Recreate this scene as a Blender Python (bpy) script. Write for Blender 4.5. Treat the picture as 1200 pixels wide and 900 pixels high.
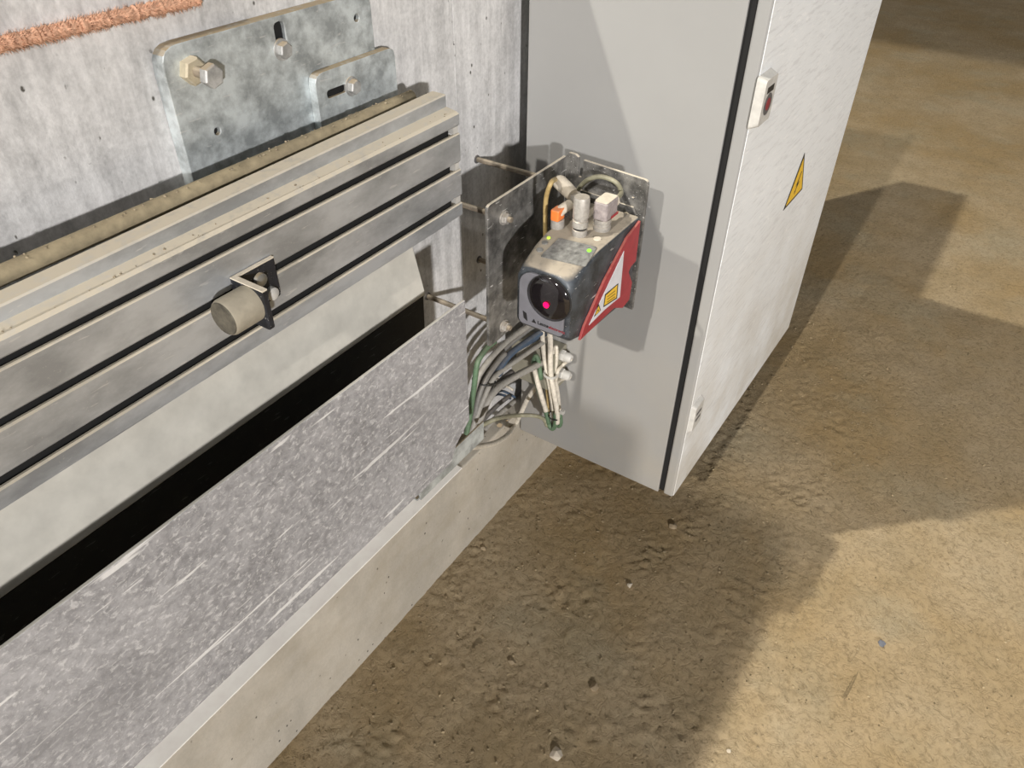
import bpy, bmesh, math, random
from mathutils import Vector, Matrix, noise
random.seed(7)
for o in list(bpy.data.objects): bpy.data.objects.remove(o)
SC = bpy.context.scene
COL = SC.collection

# ------------------------------------------------------------------ camera
# Manhattan calibration: X runs along the wall, Y into the wall, Z up. Metres. Floor z=0, wall face y=0.
FPX = 898.0
vx = Vector((1365-600, -268-450, FPX)).normalized()
vz = Vector((588-600, 1560-450, FPX)); vz = (vz - vx*vz.dot(vx)).normalized()
up_ = -vz; vy = up_.cross(vx)
RIGHT = Vector((vx.x, vy.x, up_.x)); DOWN = Vector((vx.y, vy.y, up_.y)); FWD = Vector((vx.z, vy.z, up_.z))
CAM = Vector((0, -.7, 1.32))
cd = bpy.data.cameras.new('camera'); cam = bpy.data.objects.new('camera', cd); COL.objects.link(cam)
m = Matrix.Identity(4)
for i in range(3):
    m[i][0] = RIGHT[i]; m[i][1] = -DOWN[i]; m[i][2] = -FWD[i]; m[i][3] = CAM[i]
cam.matrix_world = m
cd.sensor_width = 36; cd.lens = FPX/1200*36; cd.clip_start = .02
SC.camera = cam

# ------------------------------------------------------------------ light of the hall
w = bpy.data.worlds.new('hall'); SC.world = w; w.use_nodes = True
bg = w.node_tree.nodes['Background']; bg.inputs[0].default_value = (1.0, .97, .92, 1); bg.inputs[1].default_value = .14

def lamp(name, target, direction, dist, size, watt, col):
    ld = bpy.data.lights.new(name, 'AREA'); ld.shape = 'DISK'; ld.size = size; ld.energy = watt; ld.color = col
    lo = bpy.data.objects.new(name, ld); COL.objects.link(lo)
    d = Vector(direction).normalized()
    lo.location = Vector(target) - d*dist
    lo.rotation_euler = d.to_track_quat('-Z', 'Y').to_euler()
    return lo
lamp('hall_floodlight', (.9, -.1, .8), (.92, 1, -.30), 9, .28, 740, (1, .97, .95))      # low, from the front left, lights the wall
lamp('hall_floodlight', (1.5, -.6, .4), (.427, -.41, -.82), 8, .13, 520, (1, .95, .84))   # over the wall from behind it, main light of the floor
lamp('hall_floodlight', (1.2, -.5, .4), (.82, .016, -.574), 10, .16, 560, (1, .94, .86))  # from the far left end of the hall
SC.view_settings.view_transform = 'Standard'; SC.view_settings.look = 'None'
SC.view_settings.gamma = 1; SC.view_settings.use_curve_mapping = False
SC.view_settings.exposure = 0.0

# ------------------------------------------------------------------ helpers
def ray(u, v):
    return RIGHT*(u-600) + DOWN*(v-450) + FWD*FPX
def hit(u, v, ax, val):
    """the point of the plane (axis ax = val) that the photograph shows at u, v"""
    r = ray(u, v); t = (val-CAM[ax])/r[ax]
    return CAM + r*t
def HX(u, v, x): return hit(u, v, 0, x)
def HY(u, v, y): return hit(u, v, 1, y)
def HZ(u, v, z): return hit(u, v, 2, z)

def tag(o, label=None, cat=None, group=None, kind=None):
    if label: o['label'] = label
    if cat: o['category'] = cat
    if group: o['group'] = group
    if kind: o['kind'] = kind
    return o
def thing(name, label, cat, loc=(0, 0, 0), group=None):
    o = bpy.data.objects.new(name, None); COL.objects.link(o); o.location = loc; o.empty_display_size = .02
    return tag(o, label, cat, group)
def link(name, me, mat, parent=None):
    o = bpy.data.objects.new(name, me); COL.objects.link(o)
    if mat is not None: me.materials.append(mat)
    if parent is not None:
        o.parent = parent
        o.matrix_parent_inverse = world_inv(parent)
    return o
def world_inv(p):
    M = Matrix.Translation(p.location) @ p.rotation_euler.to_matrix().to_4x4()
    q = p
    if q.parent is not None: M = world_m(q)
    return M.inverted()
def world_m(q):
    L = Matrix.Translation(q.location) @ q.rotation_euler.to_matrix().to_4x4()
    if q.parent is None: return L
    return world_m(q.parent) @ q.matrix_parent_inverse @ L
def mesh(name, verts, faces, smooth=False):
    me = bpy.data.meshes.new(name); me.from_pydata([tuple(v) for v in verts], [], faces)
    bm = bmesh.new(); bm.from_mesh(me); bmesh.ops.recalc_face_normals(bm, faces=bm.faces); bm.to_mesh(me); bm.free()
    if smooth:
        for p in me.polygons: p.use_smooth = True
    return me
def bevel(o, wdt, seg=2, ang=35):
    b = o.modifiers.new('bevel', 'BEVEL'); b.width = wdt; b.segments = seg; b.limit_method = 'ANGLE'; b.angle_limit = math.radians(ang)
    return o
def box(name, a, b, mat, parent=None, bev=0):
    x0, y0, z0 = a; x1, y1, z1 = b
    v = [(x0,y0,z0),(x1,y0,z0),(x1,y1,z0),(x0,y1,z0),(x0,y0,z1),(x1,y0,z1),(x1,y1,z1),(x0,y1,z1)]
    f = [(0,1,2,3),(4,5,6,7),(0,1,5,4),(1,2,6,5),(2,3,7,6),(3,0,4,7)]
    o = link(name, mesh(name, v, f), mat, parent)
    if bev: bevel(o, bev)
    return o
def prism(name, pts, off, mat, parent=None, bev=0, holes=()):
    """polygon pts (3D, planar) extruded by vector off; holes: list of polygons"""
    off = Vector(off)
    bm = bmesh.new()
    def ring(p): 
        vs = [bm.verts.new(q) for q in p]
        return [bm.edges.new((vs[i], vs[(i+1) % len(vs)])) for i in range(len(vs))]
    es = ring(pts)
    if holes:
        for h in holes: es += ring(h)
        bmesh.ops.triangle_fill(bm, use_beauty=True, use_dissolve=False, edges=es)
    else:
        bm.faces.new(bm.verts[:])
    fs = bm.faces[:]
    r = bmesh.ops.extrude_face_region(bm, geom=fs)
    bmesh.ops.translate(bm, verts=[g for g in r['geom'] if isinstance(g, bmesh.types.BMVert)], vec=off)
    bmesh.ops.recalc_face_normals(bm, faces=bm.faces)
    me = bpy.data.meshes.new(name); bm.to_mesh(me); bm.free()
    o = link(name, me, mat, parent)
    if bev: bevel(o, bev)
    return o
def basis(d):
    d = Vector(d).normalized(); a = Vector((0, 0, 1)) if abs(d.z) < .9 else Vector((1, 0, 0))
    u = d.cross(a).normalized(); return u, d.cross(u).normalized(), d
def cylv(p, d, prof, n=20):
    """surface of revolution: prof = [(distance along d, radius)]"""
    u, v, d = basis(d); vs = []; fs = []
    for (t, r) in prof:
        for k in range(n):
            a = 2*math.pi*k/n; vs.append(Vector(p)+d*t+(u*math.cos(a)+v*math.sin(a))*r)
    for i in range(len(prof)-1):
        for k in range(n):
            fs.append((i*n+k, i*n+(k+1) % n, (i+1)*n+(k+1) % n, (i+1)*n+k))
    fs.append(tuple(range(n))); fs.append(tuple((len(prof)-1)*n+k for k in range(n)))
    return vs, fs
def lathe(name, p, d, prof, mat, parent=None, n=20, smooth=True, bev=0):
    vs, fs = cylv(p, d, prof, n)
    me = mesh(name, vs, fs)
    if smooth:
        for f in me.polygons: f.use_smooth = len(f.vertices) == 4
        me.set_sharp_from_angle(angle=math.radians(40))
    o = link(name, me, mat, parent)
    if bev: bevel(o, bev)
    return o
def smoothpath(pts, k=6):
    pts = [Vector(p) for p in pts]; out = []
    P = [pts[0]*2-pts[1]] + pts + [pts[-1]*2-pts[-2]]
    for i in range(1, len(P)-2):
        for j in range(k):
            t = j/k; a, b, c, d = P[i-1], P[i], P[i+1], P[i+2]
            out.append(.5*((2*b)+(c-a)*t+(2*a-5*b+4*c-d)*t*t+(3*b-a-3*c+d)*t**3))
    out.append(pts[-1]); return out
def tubev(path, r, n=10, base=0):
    vs = []; fs = []; u = None
    for i, p in enumerate(path):
        d = (path[min(i+1, len(path)-1)] - path[max(i-1, 0)]).normalized()
        if u is None: u = basis(d)[0]
        u = (u - d*u.dot(d)).normalized(); v = d.cross(u)
        rr = r[i] if isinstance(r, (list, tuple)) else r
        for k in range(n):
            a = 2*math.pi*k/n; vs.append(p + (u*math.cos(a)+v*math.sin(a))*rr)
    L = len(path)
    for i in range(L-1):
        for k in range(n):
            fs.append((base+i*n+k, base+i*n+(k+1) % n, base+(i+1)*n+(k+1) % n, base+(i+1)*n+k))
    fs.append(tuple(base+k for k in range(n))); fs.append(tuple(base+(L-1)*n+k for k in range(n)))
    return vs, fs
def tube(name, pts, r, mat, parent=None, n=10, k=6, raw=False):
    path = [Vector(p) for p in pts] if raw else smoothpath(pts, k)
    vs, fs = tubev(path, r, n)
    return link(name, mesh(name, vs, fs, True), mat, parent)
def hexprof(name, p, d, h, r, mat, parent, rot=0):
    u, v, d = basis(d); vs = []
    for t, rr in ((0, r), (h*.85, r), (h, r*.86)):
        for k in range(6):
            a = math.pi/3*k+rot; vs.append(Vector(p)+d*t+(u*math.cos(a)+v*math.sin(a))*rr)
    fs = []
    for i in range(2):
        for k in range(6): fs.append((i*6+k, i*6+(k+1) % 6, i*6+6+(k+1) % 6, i*6+6+k))
    fs += [tuple(range(6)), tuple(range(12, 18))]
    return link(name, mesh(name, vs, fs), mat, parent)
def lineedge(Y, L, R):
    """an edge that runs along X: seen at pixel L on the left and R on the right, at depth Y"""
    a = HY(L[0], L[1], Y); b = HY(R[0], R[1], Y)
    return lambda x: a.z + (b.z-a.z)*(x-a.x)/(b.x-a.x)
def loft(name, edges, x0, x1, mat, parent=None, closed=True, bev=0, div=1):
    vs = []; n = len(edges)
    for i in range(div+1):
        x = x0+(x1-x0)*i/div
        for (Y, f) in edges: vs.append((x, Y, f(x) if callable(f) else f))
    fs = []
    for i in range(div):
        for k in range(n if closed else n-1):
            fs.append((i*n+k, i*n+(k+1) % n, (i+1)*n+(k+1) % n, (i+1)*n+k))
    if closed: fs += [tuple(range(n)), tuple(div*n+k for k in range(n))]
    o = link(name, mesh(name, vs, fs), mat, parent)
    if bev: bevel(o, bev, 2, 25)
    return o

# ------------------------------------------------------------------ materials
class NT:
    def __init__(s, name):
        s.m = bpy.data.materials.new(name); s.m.use_nodes = True; s.t = s.m.node_tree
        s.b = s.t.nodes['Principled BSDF']; s.tc = s.t.nodes.new('ShaderNodeTexCoord')
        s.geo = s.t.nodes.new('ShaderNodeNewGeometry')
    def l(s, a, b): s.t.links.new(a, b)
    def map(s, scale, rot=(0, 0, 0)):
        n = s.t.nodes.new('ShaderNodeMapping'); n.inputs['Scale'].default_value = scale; n.inputs['Rotation'].default_value = rot
        s.l(s.geo.outputs['Position'], n.inputs[0]); return n.outputs[0]
    def noise(s, scale, stretch=(1, 1, 1), detail=5, rough=.6, rot=(0, 0, 0), dist=0):
        n = s.t.nodes.new('ShaderNodeTexNoise'); n.inputs['Scale'].default_value = scale; n.inputs['Detail'].default_value = detail
        n.inputs['Roughness'].default_value = rough; n.inputs['Distortion'].default_value = dist
        s.l(s.map(stretch, rot), n.inputs['Vector']); return n.outputs[0]
    def voro(s, scale, stretch=(1, 1, 1), feat='F1', rand=1, rot=(0, 0, 0)):
        n = s.t.nodes.new('ShaderNodeTexVoronoi'); n.inputs['Scale'].default_value = scale; n.feature = feat
        n.inputs['Randomness'].default_value = rand
        s.l(s.map(stretch, rot), n.inputs['Vector']); return n.outputs[0]
    def ramp(s, f, stops):
        n = s.t.nodes.new('ShaderNodeValToRGB'); e = n.color_ramp.elements
        while len(e) < len(stops): e.new(.5)
        for i, (p, c) in enumerate(stops):
            e[i].position = p; e[i].color = (c, c, c, 1) if isinstance(c, (int, float)) else (*c, 1)
        s.l(f, n.inputs[0]); return n.outputs[0]
    def mix(s, f, a, b, mode='MIX'):
        n = s.t.nodes.new('ShaderNodeMix'); n.data_type = 'RGBA'; n.blend_type = mode
        for i, x in ((0, f), (6, a), (7, b)):
            if hasattr(x, 'links') or hasattr(x, 'is_linked'): s.l(x, n.inputs[i])
            elif i == 0: n.inputs[0].default_value = x
            else: n.inputs[i].default_value = (*x, 1)
        return n.outputs[2]
    def math(s, op, a, b=0.5):
        n = s.t.nodes.new('ShaderNodeMath'); n.operation = op
        for i, x in ((0, a), (1, b)):
            if hasattr(x, 'is_linked'): s.l(x, n.inputs[i])
            else: n.inputs[i].default_value = x
        return n.outputs[0]
    def upness(s, lo=.5, hi=.85):
        n = s.t.nodes.new('ShaderNodeSeparateXYZ'); s.l(s.geo.outputs['Normal'], n.inputs[0])
        return s.ramp(n.outputs[2], [(lo, 0), (hi, 1)])
    def out(s, col=None, rough=None, metal=None, bump=None, bs=.3, bd=.002, spec=None):
        for k, x in (('Base Color', col), ('Roughness', rough), ('Metallic', metal), ('Specular IOR Level', spec)):
            if x is None: continue
            if hasattr(x, 'is_linked'): s.l(x, s.b.inputs[k])
            else: s.b.inputs[k].default_value = (*x, 1) if k == 'Base Color' else x
        if bump is not None:
            n = s.t.nodes.new('ShaderNodeBump'); n.inputs['Strength'].default_value = bs; n.inputs['Distance'].default_value = bd
            s.l(bump, n.inputs['Height']); s.l(n.outputs[0], s.b.inputs['Normal'])
        return s.m
DUST = (.40, .33, .235)
def metal(name, base, var=.25, rough=.5, met=.6, sp=30, dust=1.0, scratch=.5, streak=(1, 1, 1), dustcol=DUST, rot=(0, 0, 0), dlow=.45):
    n = NT(name); d = tuple(c*(1-var) for c in base); l = tuple(min(1, c*(1+var)) for c in base)
    f = n.noise(sp, streak, 6, .65)
    c = n.mix(n.ramp(f, [(.38, 0), (.62, 1)]), d, l)
    sc = n.noise(38, (1, 7, 7), 3, .5, rot=(.3, .5, .9), dist=.4)
    sm = n.ramp(sc, [(.67, 0), (.70, scratch)])
    c = n.mix(sm, c, (.75, .74, .72))
    sk = n.ramp(n.noise(420, (1, 1, 1), 2), [(.68, 0), (.74, scratch)])
    c = n.mix(sk, c, (.62, .60, .57))
    if dust:
        u = n.upness(dlow, .8); u = n.mix(1.0, u, n.ramp(n.noise(90, (1, 1, 1), 4), [(.22, .55), (.5, 1)]), 'MULTIPLY')
        c = n.mix(u, c, dustcol)
        mt = n.math('MULTIPLY', n.math('SUBTRACT', 1.0, u), met)
        rg = n.math('MAXIMUM', u, rough)
        return n.out(c, rg, mt, f, .12, .001)
    return n.out(c, rough, met, f, .12, .001)
def plain(name, col, rough=.5, met=0, var=.08, sp=60, dust=0, spec=None):
    n = NT(name); f = n.noise(sp, (1, 1, 1), 4)
    c = n.mix(n.ramp(f, [(.3, 0), (.7, 1)]), tuple(x*(1-var) for x in col), tuple(min(1, x*(1+var)) for x in col))
    if dust:
        u = n.mix(1.0, n.upness(.2, .8), n.ramp(n.noise(140), [(.3, .4*dust), (.6, dust)]), 'MULTIPLY'); c = n.mix(u, c, DUST)
    return n.out(c, rough, met, f, .1, .0006, spec)
def glow(name, col, s):
    n = NT(name); n.b.inputs['Emission Color'].default_value = (*col, 1); n.b.inputs['Emission Strength'].default_value = s
    return n.out(col, .4)

def concrete(name, base, streak=True, dirt=0):
    n = NT(name)
    big = n.noise(7, (1, 1, .5), 6, .65)
    st = n.noise(60, (1, 1, .07), 5, .65, rot=(0, 0, 0))
    fine = n.noise(210, (1, 1, .8), 5, .65); blot = n.noise(48, (1, 1, .8), 6, .7)
    k = n.mix(.5, n.ramp(blot, [(.38, 0), (.60, 1)]), n.ramp(st, [(.40, 0), (.60, 1)])) if streak else n.ramp(big, [(.35, 0), (.65, 1)])
    k = n.mix(.35, k, n.ramp(big, [(.4, 0), (.6, 1)])); k = n.mix(.2, k, n.ramp(fine, [(.4, 0), (.6, 1)]))
    lo, hi = (.62, 1.38) if streak else (.82, 1.12)
    c = n.mix(k, tuple(x*lo for x in base), tuple(min(1, x*hi) for x in base))
    pore = n.voro(62, (1, 1, .7)); pm = n.ramp(pore, [(.09, 1), (.14, 0)])
    gate = n.ramp(n.noise(31), [(.50, 0), (.55, 1)])
    pm = n.mix(1.0, pm, gate, 'MULTIPLY')
    c = n.mix(pm, c, (.10, .095, .085))
    if dirt:
        c = n.mix(n.ramp(n.noise(14, (1, 1, 1.6), 6), [(.42, 0), (.7, dirt)]), c, (.33, .28, .20))
    h = n.mix(pm, n.mix(.5, fine, st), (0, 0, 0))
    return n.out(c, .9, 0, h, .45, .0015, .2)
M = {}
M['wall'] = concrete('wall concrete', (.56, .555, .55))
M['kerb'] = concrete('kerb concrete', (.50, .46, .39), False, .35)
M['strip'] = plain('pale strip', (.97, .93, .87), .7, 0, .05, 40)
def floor_mat():
    n = NT('dirt floor')
    big = n.noise(1.9, (1, 1, 1), 5, .6); mid = n.noise(8, (1, 1, 1), 7, .7); fine = n.noise(110, (1, 1, 1), 7, .72); grit = n.noise(380, (1,1,1), 3, .6)
    c = n.mix(n.ramp(big, [(.40, 0), (.60, 1)]), (.345, .250, .130), (.40, .315, .20))
    c = n.mix(n.ramp(n.noise(3.1, (1, 1, 1), 5, .6, rot=(0, 0, 1)), [(.52, 0), (.66, .45)]), c, (.34, .305, .215))
    c = n.mix(n.ramp(mid, [(.36, .45), (.55, 0)]), c, (.27, .21, .12))
    c = n.mix(n.ramp(fine, [(.36, .6), (.50, 0)]), c, (.20, .15, .085))
    c = n.mix(n.ramp(grit, [(.66, 0), (.74, .4)]), c, (.62, .55, .42))
    mk = n.noise(34, (.3, 1.0, 1), 5, .65, rot=(0, 0, -.3), dist=.9)
    c = n.mix(n.ramp(mk, [(.67, 0), (.71, .6)]), c, (.11, .085, .05))
    sp = n.ramp(n.voro(55, (.9, 1.1, 1), rot=(0, 0, .4)), [(.08, .8), (.13, 0)]); sp = n.mix(1.0, sp, n.ramp(n.noise(6, (1, 1, 1), 3), [(.5, 0), (.58, 1)]), 'MULTIPLY')
    c = n.mix(sp, c, (.09, .07, .04))
    cr = n.noise(48, (1, 1, 1), 6, .7, dist=1.2)
    h = n.mix(.45, fine, n.ramp(cr, [(.40, 0), (.50, 1)]))
    return n.out(c, .95, 0, h, .55, .005, .12)
M['floor'] = floor_mat()
M['alu'] = metal('mill aluminium', (.44, .455, .47), .26, .42, .5, 16, 1, .45, (.5, 1, 1), (.60, .54, .43), dlow=.35)
M['galv'] = metal('galvanised steel', (.50, .54, .55), .34, .5, .45, 34, 1, .45, (1, 1, 1), (.36, .29, .19))
def panel_mat():
    n = NT('scuffed sheet steel')
    f = n.noise(9, (1, 1, 1), 6, .65); g = n.noise(85, (1, 1, 1), 7, .75, dist=.4); h = n.noise(150, (.8, 1, 1.1), 5, .72, rot=(0, .75, 0), dist=.5)
    k = n.mix(.55, n.ramp(f, [(.38, 0), (.62, 1)]), n.ramp(g, [(.40, 0), (.60, 1)]))
    c = n.mix(k, (.23, .23, .24), (.47, .47, .49))
    c = n.mix(n.ramp(h, [(.53, 0), (.62, .6)]), c, (.74, .74, .75))
    s1 = n.noise(24, (.22, 1, 3.2), 3, .5, rot=(0, .95, 0), dist=.3)
    c = n.mix(n.ramp(s1, [(.665, 0), (.69, .8)]), c, (.86, .86, .86))
    s2 = n.noise(30, (.22, 1, 3.2), 3, .5, rot=(0, -.6, 0), dist=.5)
    c = n.mix(n.ramp(s2, [(.69, 0), (.71, .7)]), c, (.84, .84, .84))
    dk = n.ramp(n.noise(5, (1, 1, 1), 4), [(.56, 0), (.68, .5)]); c = n.mix(dk, c, (.27, .27, .28))
    c = n.mix(n.upness(.5, .8), c, (.72, .69, .62))
    return n.out(c, .6, .15, g, .22, .001)
M['panel'] = panel_mat()
M['cream'] = plain('dusty cream painted sheet', (.57, .55, .49), .6, 0, .12, 30, 0)
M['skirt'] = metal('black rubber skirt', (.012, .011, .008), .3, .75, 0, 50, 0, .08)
M['pipe'] = plain('dust caked steel pipe', (.30, .25, .16), .95, 0, .25, 70)
M['bracket'] = metal('grimy steel plate', (.185, .18, .17), .50, .45, .4, 40, 1, .9, (1, 1, 1), (.60, .54, .44))
M['rod'] = metal('dusty threaded rod', (.25, .21, .16), .2, .8, .2, 60, 1, .1, dustcol=(.42, .36, .27))
M['bolt'] = metal('zinc bolt', (.42, .42, .41), .25, .5, .35, 60, 1, .2)
M['bolt_dusty'] = metal('dusty brass bolt', (.50, .44, .32), .15, .6, .3, 60, 1, .2, dustcol=(.62, .54, .40))
def cab_mat(name, base, worn, ylo):
    n = NT(name); f = n.noise(4, (1, 1, 1), 5); sc = n.noise(46, (.8, 1, 2.6), 6, .72, rot=(0, .8, 0), dist=.9)
    c = n.mix(n.ramp(f, [(.3, 0), (.7, 1)]), tuple(x*.93 for x in base), base)
    c = n.mix(n.ramp(sc, [(.55, 0), (.66, worn)]), c, (.93, .94, .94)) if worn > .3 else c
    if worn > .3: c = n.mix(n.ramp(n.noise(60, (.3, 1, 2.5), 4, .7, rot=(0, -.9, 0)), [(.52, 0), (.64, .5)]), c, (.60, .61, .62))
    sx = n.t.nodes.new('ShaderNodeSeparateXYZ'); n.l(n.geo.outputs['Position'], sx.inputs[0])
    low = n.ramp(sx.outputs[2], [(.1, ylo), (.75, 0)])
    d = n.mix(1.0, low, n.ramp(n.noise(7, (1, 1, 1), 6), [(.3, 0), (.65, 1)]), 'MULTIPLY')
    c = n.mix(d, c, (.42, .36, .26))
    dots = n.ramp(n.voro(20), [(.03, .8), (.045, 0)]); dots = n.mix(1.0, dots, n.ramp(n.noise(9), [(.55, 0), (.6, 1)]), 'MULTIPLY')
    c = n.mix(dots, c, (.2, .18, .15))
    return n.out(c, .48, 0, sc, .08*worn+.02, .001, .4)
M['cab'] = cab_mat('light grey cabinet paint', (.315, .315, .31), .10, .35)
M['door'] = cab_mat('scuffed white door paint', (.84, .865, .88), .8, .7)
M['gasket_shade'] = plain('black gasket', (.006, .006, .006), .9)  # also the black that paints shade inside slots and holes
M['black'] = metal('black lacquer', (.012, .013, .018), .4, .55, 0, 90, .3, .35)
M['rubber'] = plain('dusty rubber bumper', (.30, .27, .21), .8, 0, .15, 70)
M['rubber_face'] = plain('dark bumper face', (.09, .08, .06), .7, 0, .5, 90)
M['white'] = plain('white plastic', (.52, .51, .48), .5, 0, .12, 90)
M['anth'] = metal('anthracite housing', (.050, .058, .068), .5, .45, .1, 30, 1, .55, dustcol=(.36, .315, .25), dlow=.55)
M['face'] = plain('grey front frame', (.17, .17, .19), .4, 0, .1, 50)
M['lens'] = plain('dark lens', (.012, .010, .011), .08, 0, .3, 30, 0, .8)
M['dustfilm'] = plain('grey display field', (.19, .19, .18), .6, 0, .5, 120)
M['red'] = plain('red plastic', (.33, .025, .035), .4, 0, .15, 70, .3)
M['sticker'] = plain('white sticker', (.66, .66, .70), .5)
M['yellow'] = plain('yellow sticker', (.80, .50, .04), .5, 0, .06)
M['ink'] = plain('black print', (.02, .02, .02), .5)
M['inkred'] = plain('red print', (.25, .03, .04), .5)
M['orange'] = plain('orange plastic', (.85, .22, .05), .4, 0, .1, 60, .3)
M['conn'] = plain('dusty connector metal', (.42, .40, .37), .5, .35, .2, 200, .5)
M['connl'] = plain('dusty pale plug', (.62, .56, .46), .7, 0, .12, 120)
M['purple'] = plain('dirty profinet plug', (.34, .30, .30), .55, .1, .25, 200)
M['laser'] = glow('laser spot', (1, .0, .08), 1.8)
M['green_led'] = glow('green status lamp', (.25, 1, .05), .45)
M['yellow_led'] = glow('yellow green status lamp', (.6, .85, .1), .3)
def cable_mat(name, col, rough=.55): return plain(name, col, rough, 0, .2, 130, .22)
M['c_cream'] = cable_mat('cream cable', (.62, .575, .49)); M['c_grey'] = cable_mat('grey cable', (.20, .195, .185)); M['c_dgrey'] = cable_mat('dark grey cable', (.10, .098, .10))
M['c_green'] = cable_mat('green cable', (.10, .17, .10)); M['c_blue'] = cable_mat('blue cable', (.05, .085, .14)); M['c_olive'] = cable_mat('dusty olive cable', (.28, .27, .19))
M['c_yellow'] = cable_mat('yellow cable', (.45, .33, .14)); M['c_lgrey'] = cable_mat('light grey cable', (.32, .31, .285))
M['rope'] = plain('orange brown fibre', (.56, .33, .22), .95, 0, .35, 160)
M['box'] = plain('dusty junction box', (.26, .245, .19), .6, 0, .1, 50)

# ------------------------------------------------------------------ structure: wall, kerb, floor
XJ = HY(541, 300, 0).x
wall = thing('wall_back', 'rough grey cast concrete wall with vertical board streaks', None); del wall['label']; wall['kind'] = 'structure'
def wallpanel(x0, x1):
    return box('concrete_panel', (x0, 0, .0), (x1, .2, 1.35), M['wall'], wall, .0012)
wallpanel(-2.6, XJ-.0006); wallpanel(XJ+.0006, 2.35)

KF = .032
kz = lineedge(-KF, (190, 900), (541, 547)); kzc = sum(kz(x) for x in (.1, .5, .8))/3
zk = kzc
loft('trim_1', [(-.0005, zk), (-KF, zk), (-KF-.001, -.05), (-.0005, -.05)], -2.6, 2.35, M['kerb'], None, True, .003)['kind'] = 'structure'

st = loft('ledge_strip', [(-.0006, zk+.0005), (-KF-.001, zk+.0005), (-KF-.001, zk+.003), (-.0006, zk+.003)], -2.6, HY(541, 545, -KF).x, M['strip'], None, True, .0005)
tag(st, 'pale grey strip lying on the concrete kerb below the panel', 'strip')
def floor_h(x, y):
    p = Vector((x, y, 0))
    near = 1 if x < 2 else max(.15, 1-(x-2)/2)
    rough = max(0, min(1, (y+.80)/.18))*.85+.15          # the strip near the wall is churned up, the rest is walked flat
    d = .004*noise.fractal(p*2.4, 1, 2, 3)
    a = noise.noise(p*9+Vector((3, 1, 4)))
    c = 1-abs(noise.noise(p*34+Vector((9, 1, 4)))*2.2)
    e = noise.fractal(p*75, .7, 2.1, 3)
    r = .0058*max(0, c-.55)*max(.25, a+.5) + .0022*e*(.6+max(0, a))
    tr = -.004*math.exp(-((y+.28+.12*(x-.7))/.03)**2)*max(0, noise.noise(p*4)+.4)
    return d + (r*near+tr)*rough - .004
def build_floor():
    xs = [-2.6+.05*i for i in range(50)]
    x = -.1
    while x < 14: xs.append(x); x += max(.0055, .0045*max(.6, x))*(1 if x < 4 else 2.5)
    ys = [4.5, 3.5, 2.5, 1.8, 1.3, .9, .6, .4, .25, .15, .08]; y = .02
    while y > -1.35: ys.append(y); y -= .0065
    while y > -6: ys.append(y); y -= .06
    vs = []; 
    for yy in ys:
        for xx in xs:
            z = floor_h(xx, yy) if -.2 < xx < 9 and yy > -2 else 0
            if yy > -.05: z = min(z, 0) if yy < .03 else 0
            vs.append((xx, yy, z))
    n = len(xs); fs = [(j*n+i, j*n+i+1, (j+1)*n+i+1, (j+1)*n+i) for j in range(len(ys)-1) for i in range(n-1)]
    me = bpy.data.meshes.new('floor'); me.from_pydata(vs, [], fs)
    for p in me.polygons: p.use_smooth = True
    o = link('floor', me, M['floor']); o['kind'] = 'structure'
build_floor()

# crumbs of earth and grit lying on the floor (nobody could count them)
def lump(c, r, seed, flat=.6):
    bm = bmesh.new(); bmesh.ops.create_icosphere(bm, subdivisions=1, radius=r)
    for v in bm.verts:
        k = .7+.6*noise.noise(v.co/r*1.3+Vector((seed*3.1, seed*1.7, 0))); v.co *= k; v.co.z *= flat
    bmesh.ops.rotate(bm, verts=bm.verts, matrix=Matrix.Rotation(seed*1.3, 3, 'Z'))
    vs = [v.co+Vector(c) for v in bm.verts]; fs = [tuple(v.index for v in f.verts) for f in bm.faces]; bm.free(); return vs, fs
def crumbs():
    V = []; Fc = []
    for i in range(3600):
        x = random.uniform(.25, 2.2) if i < 3200 else random.uniform(2.2, 6); y = -.05-random.random()**1.2*(1.15)
        if y < -.75 and random.random() < .5: continue
        r = random.choice([.0012, .0015, .002, .0025, .003, .004]); vs, fs = lump((x, y, floor_h(x, y)+r*.2), r, i)
        b = len(V); V += vs; Fc += [tuple(b+q for q in f) for f in fs]
    o = link('earth_crumbs', mesh('earth_crumbs', V, Fc), M['crumb']); tag(o, 'loose brown earth crumbs and grit scattered over the dirt floor', 'grit', None, 'stuff')
M['crumb'] = plain('earth crumbs', (.30, .235, .14), .95, 0, .4, 25)
crumbs()
M['stone_b'] = plain('blue grey stone', (.16, .17, .20), .8); M['stone_w'] = plain('pale stone', (.55, .48, .38), .8); M['stone_t'] = plain('tan stone', (.36, .28, .18), .9)
for (u, v, r, mt, lb) in ((1035, 752, .012, 'stone_b', 'small blue grey stone on the bright floor at right'),
        (855, 877, .006, 'stone_w', 'tiny white chip on the floor at the edge of the shadow'),
        (790, 616, .014, 'stone_t', 'tan stone lying below the cabinet door corner'),
        (652, 880, .015, 'stone_w', 'pale broken chip at the bottom edge of the shaded dirt'),
        (567, 640, .010, 'stone_t', 'small tan stone near the foot of the concrete kerb'),
        (600, 772, .010, 'stone_t', 'thin tan clod in the shaded dirt left of centre'),
        (738, 684, .010, 'stone_w', 'pale chip in the shaded dirt right of the clods'),
        (697, 803, .012, 'stone_t', 'brown clod beside the dark dent in the dirt')):
    p = HZ(u, v, .004); vs, fs = lump((0, 0, 0), r, u, .5)
    o = link('stone', mesh('stone', vs, fs), M[mt]); o.location = (p.x, p.y, floor_h(p.x, p.y)+r*.15); tag(o, lb, 'stone')

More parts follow.
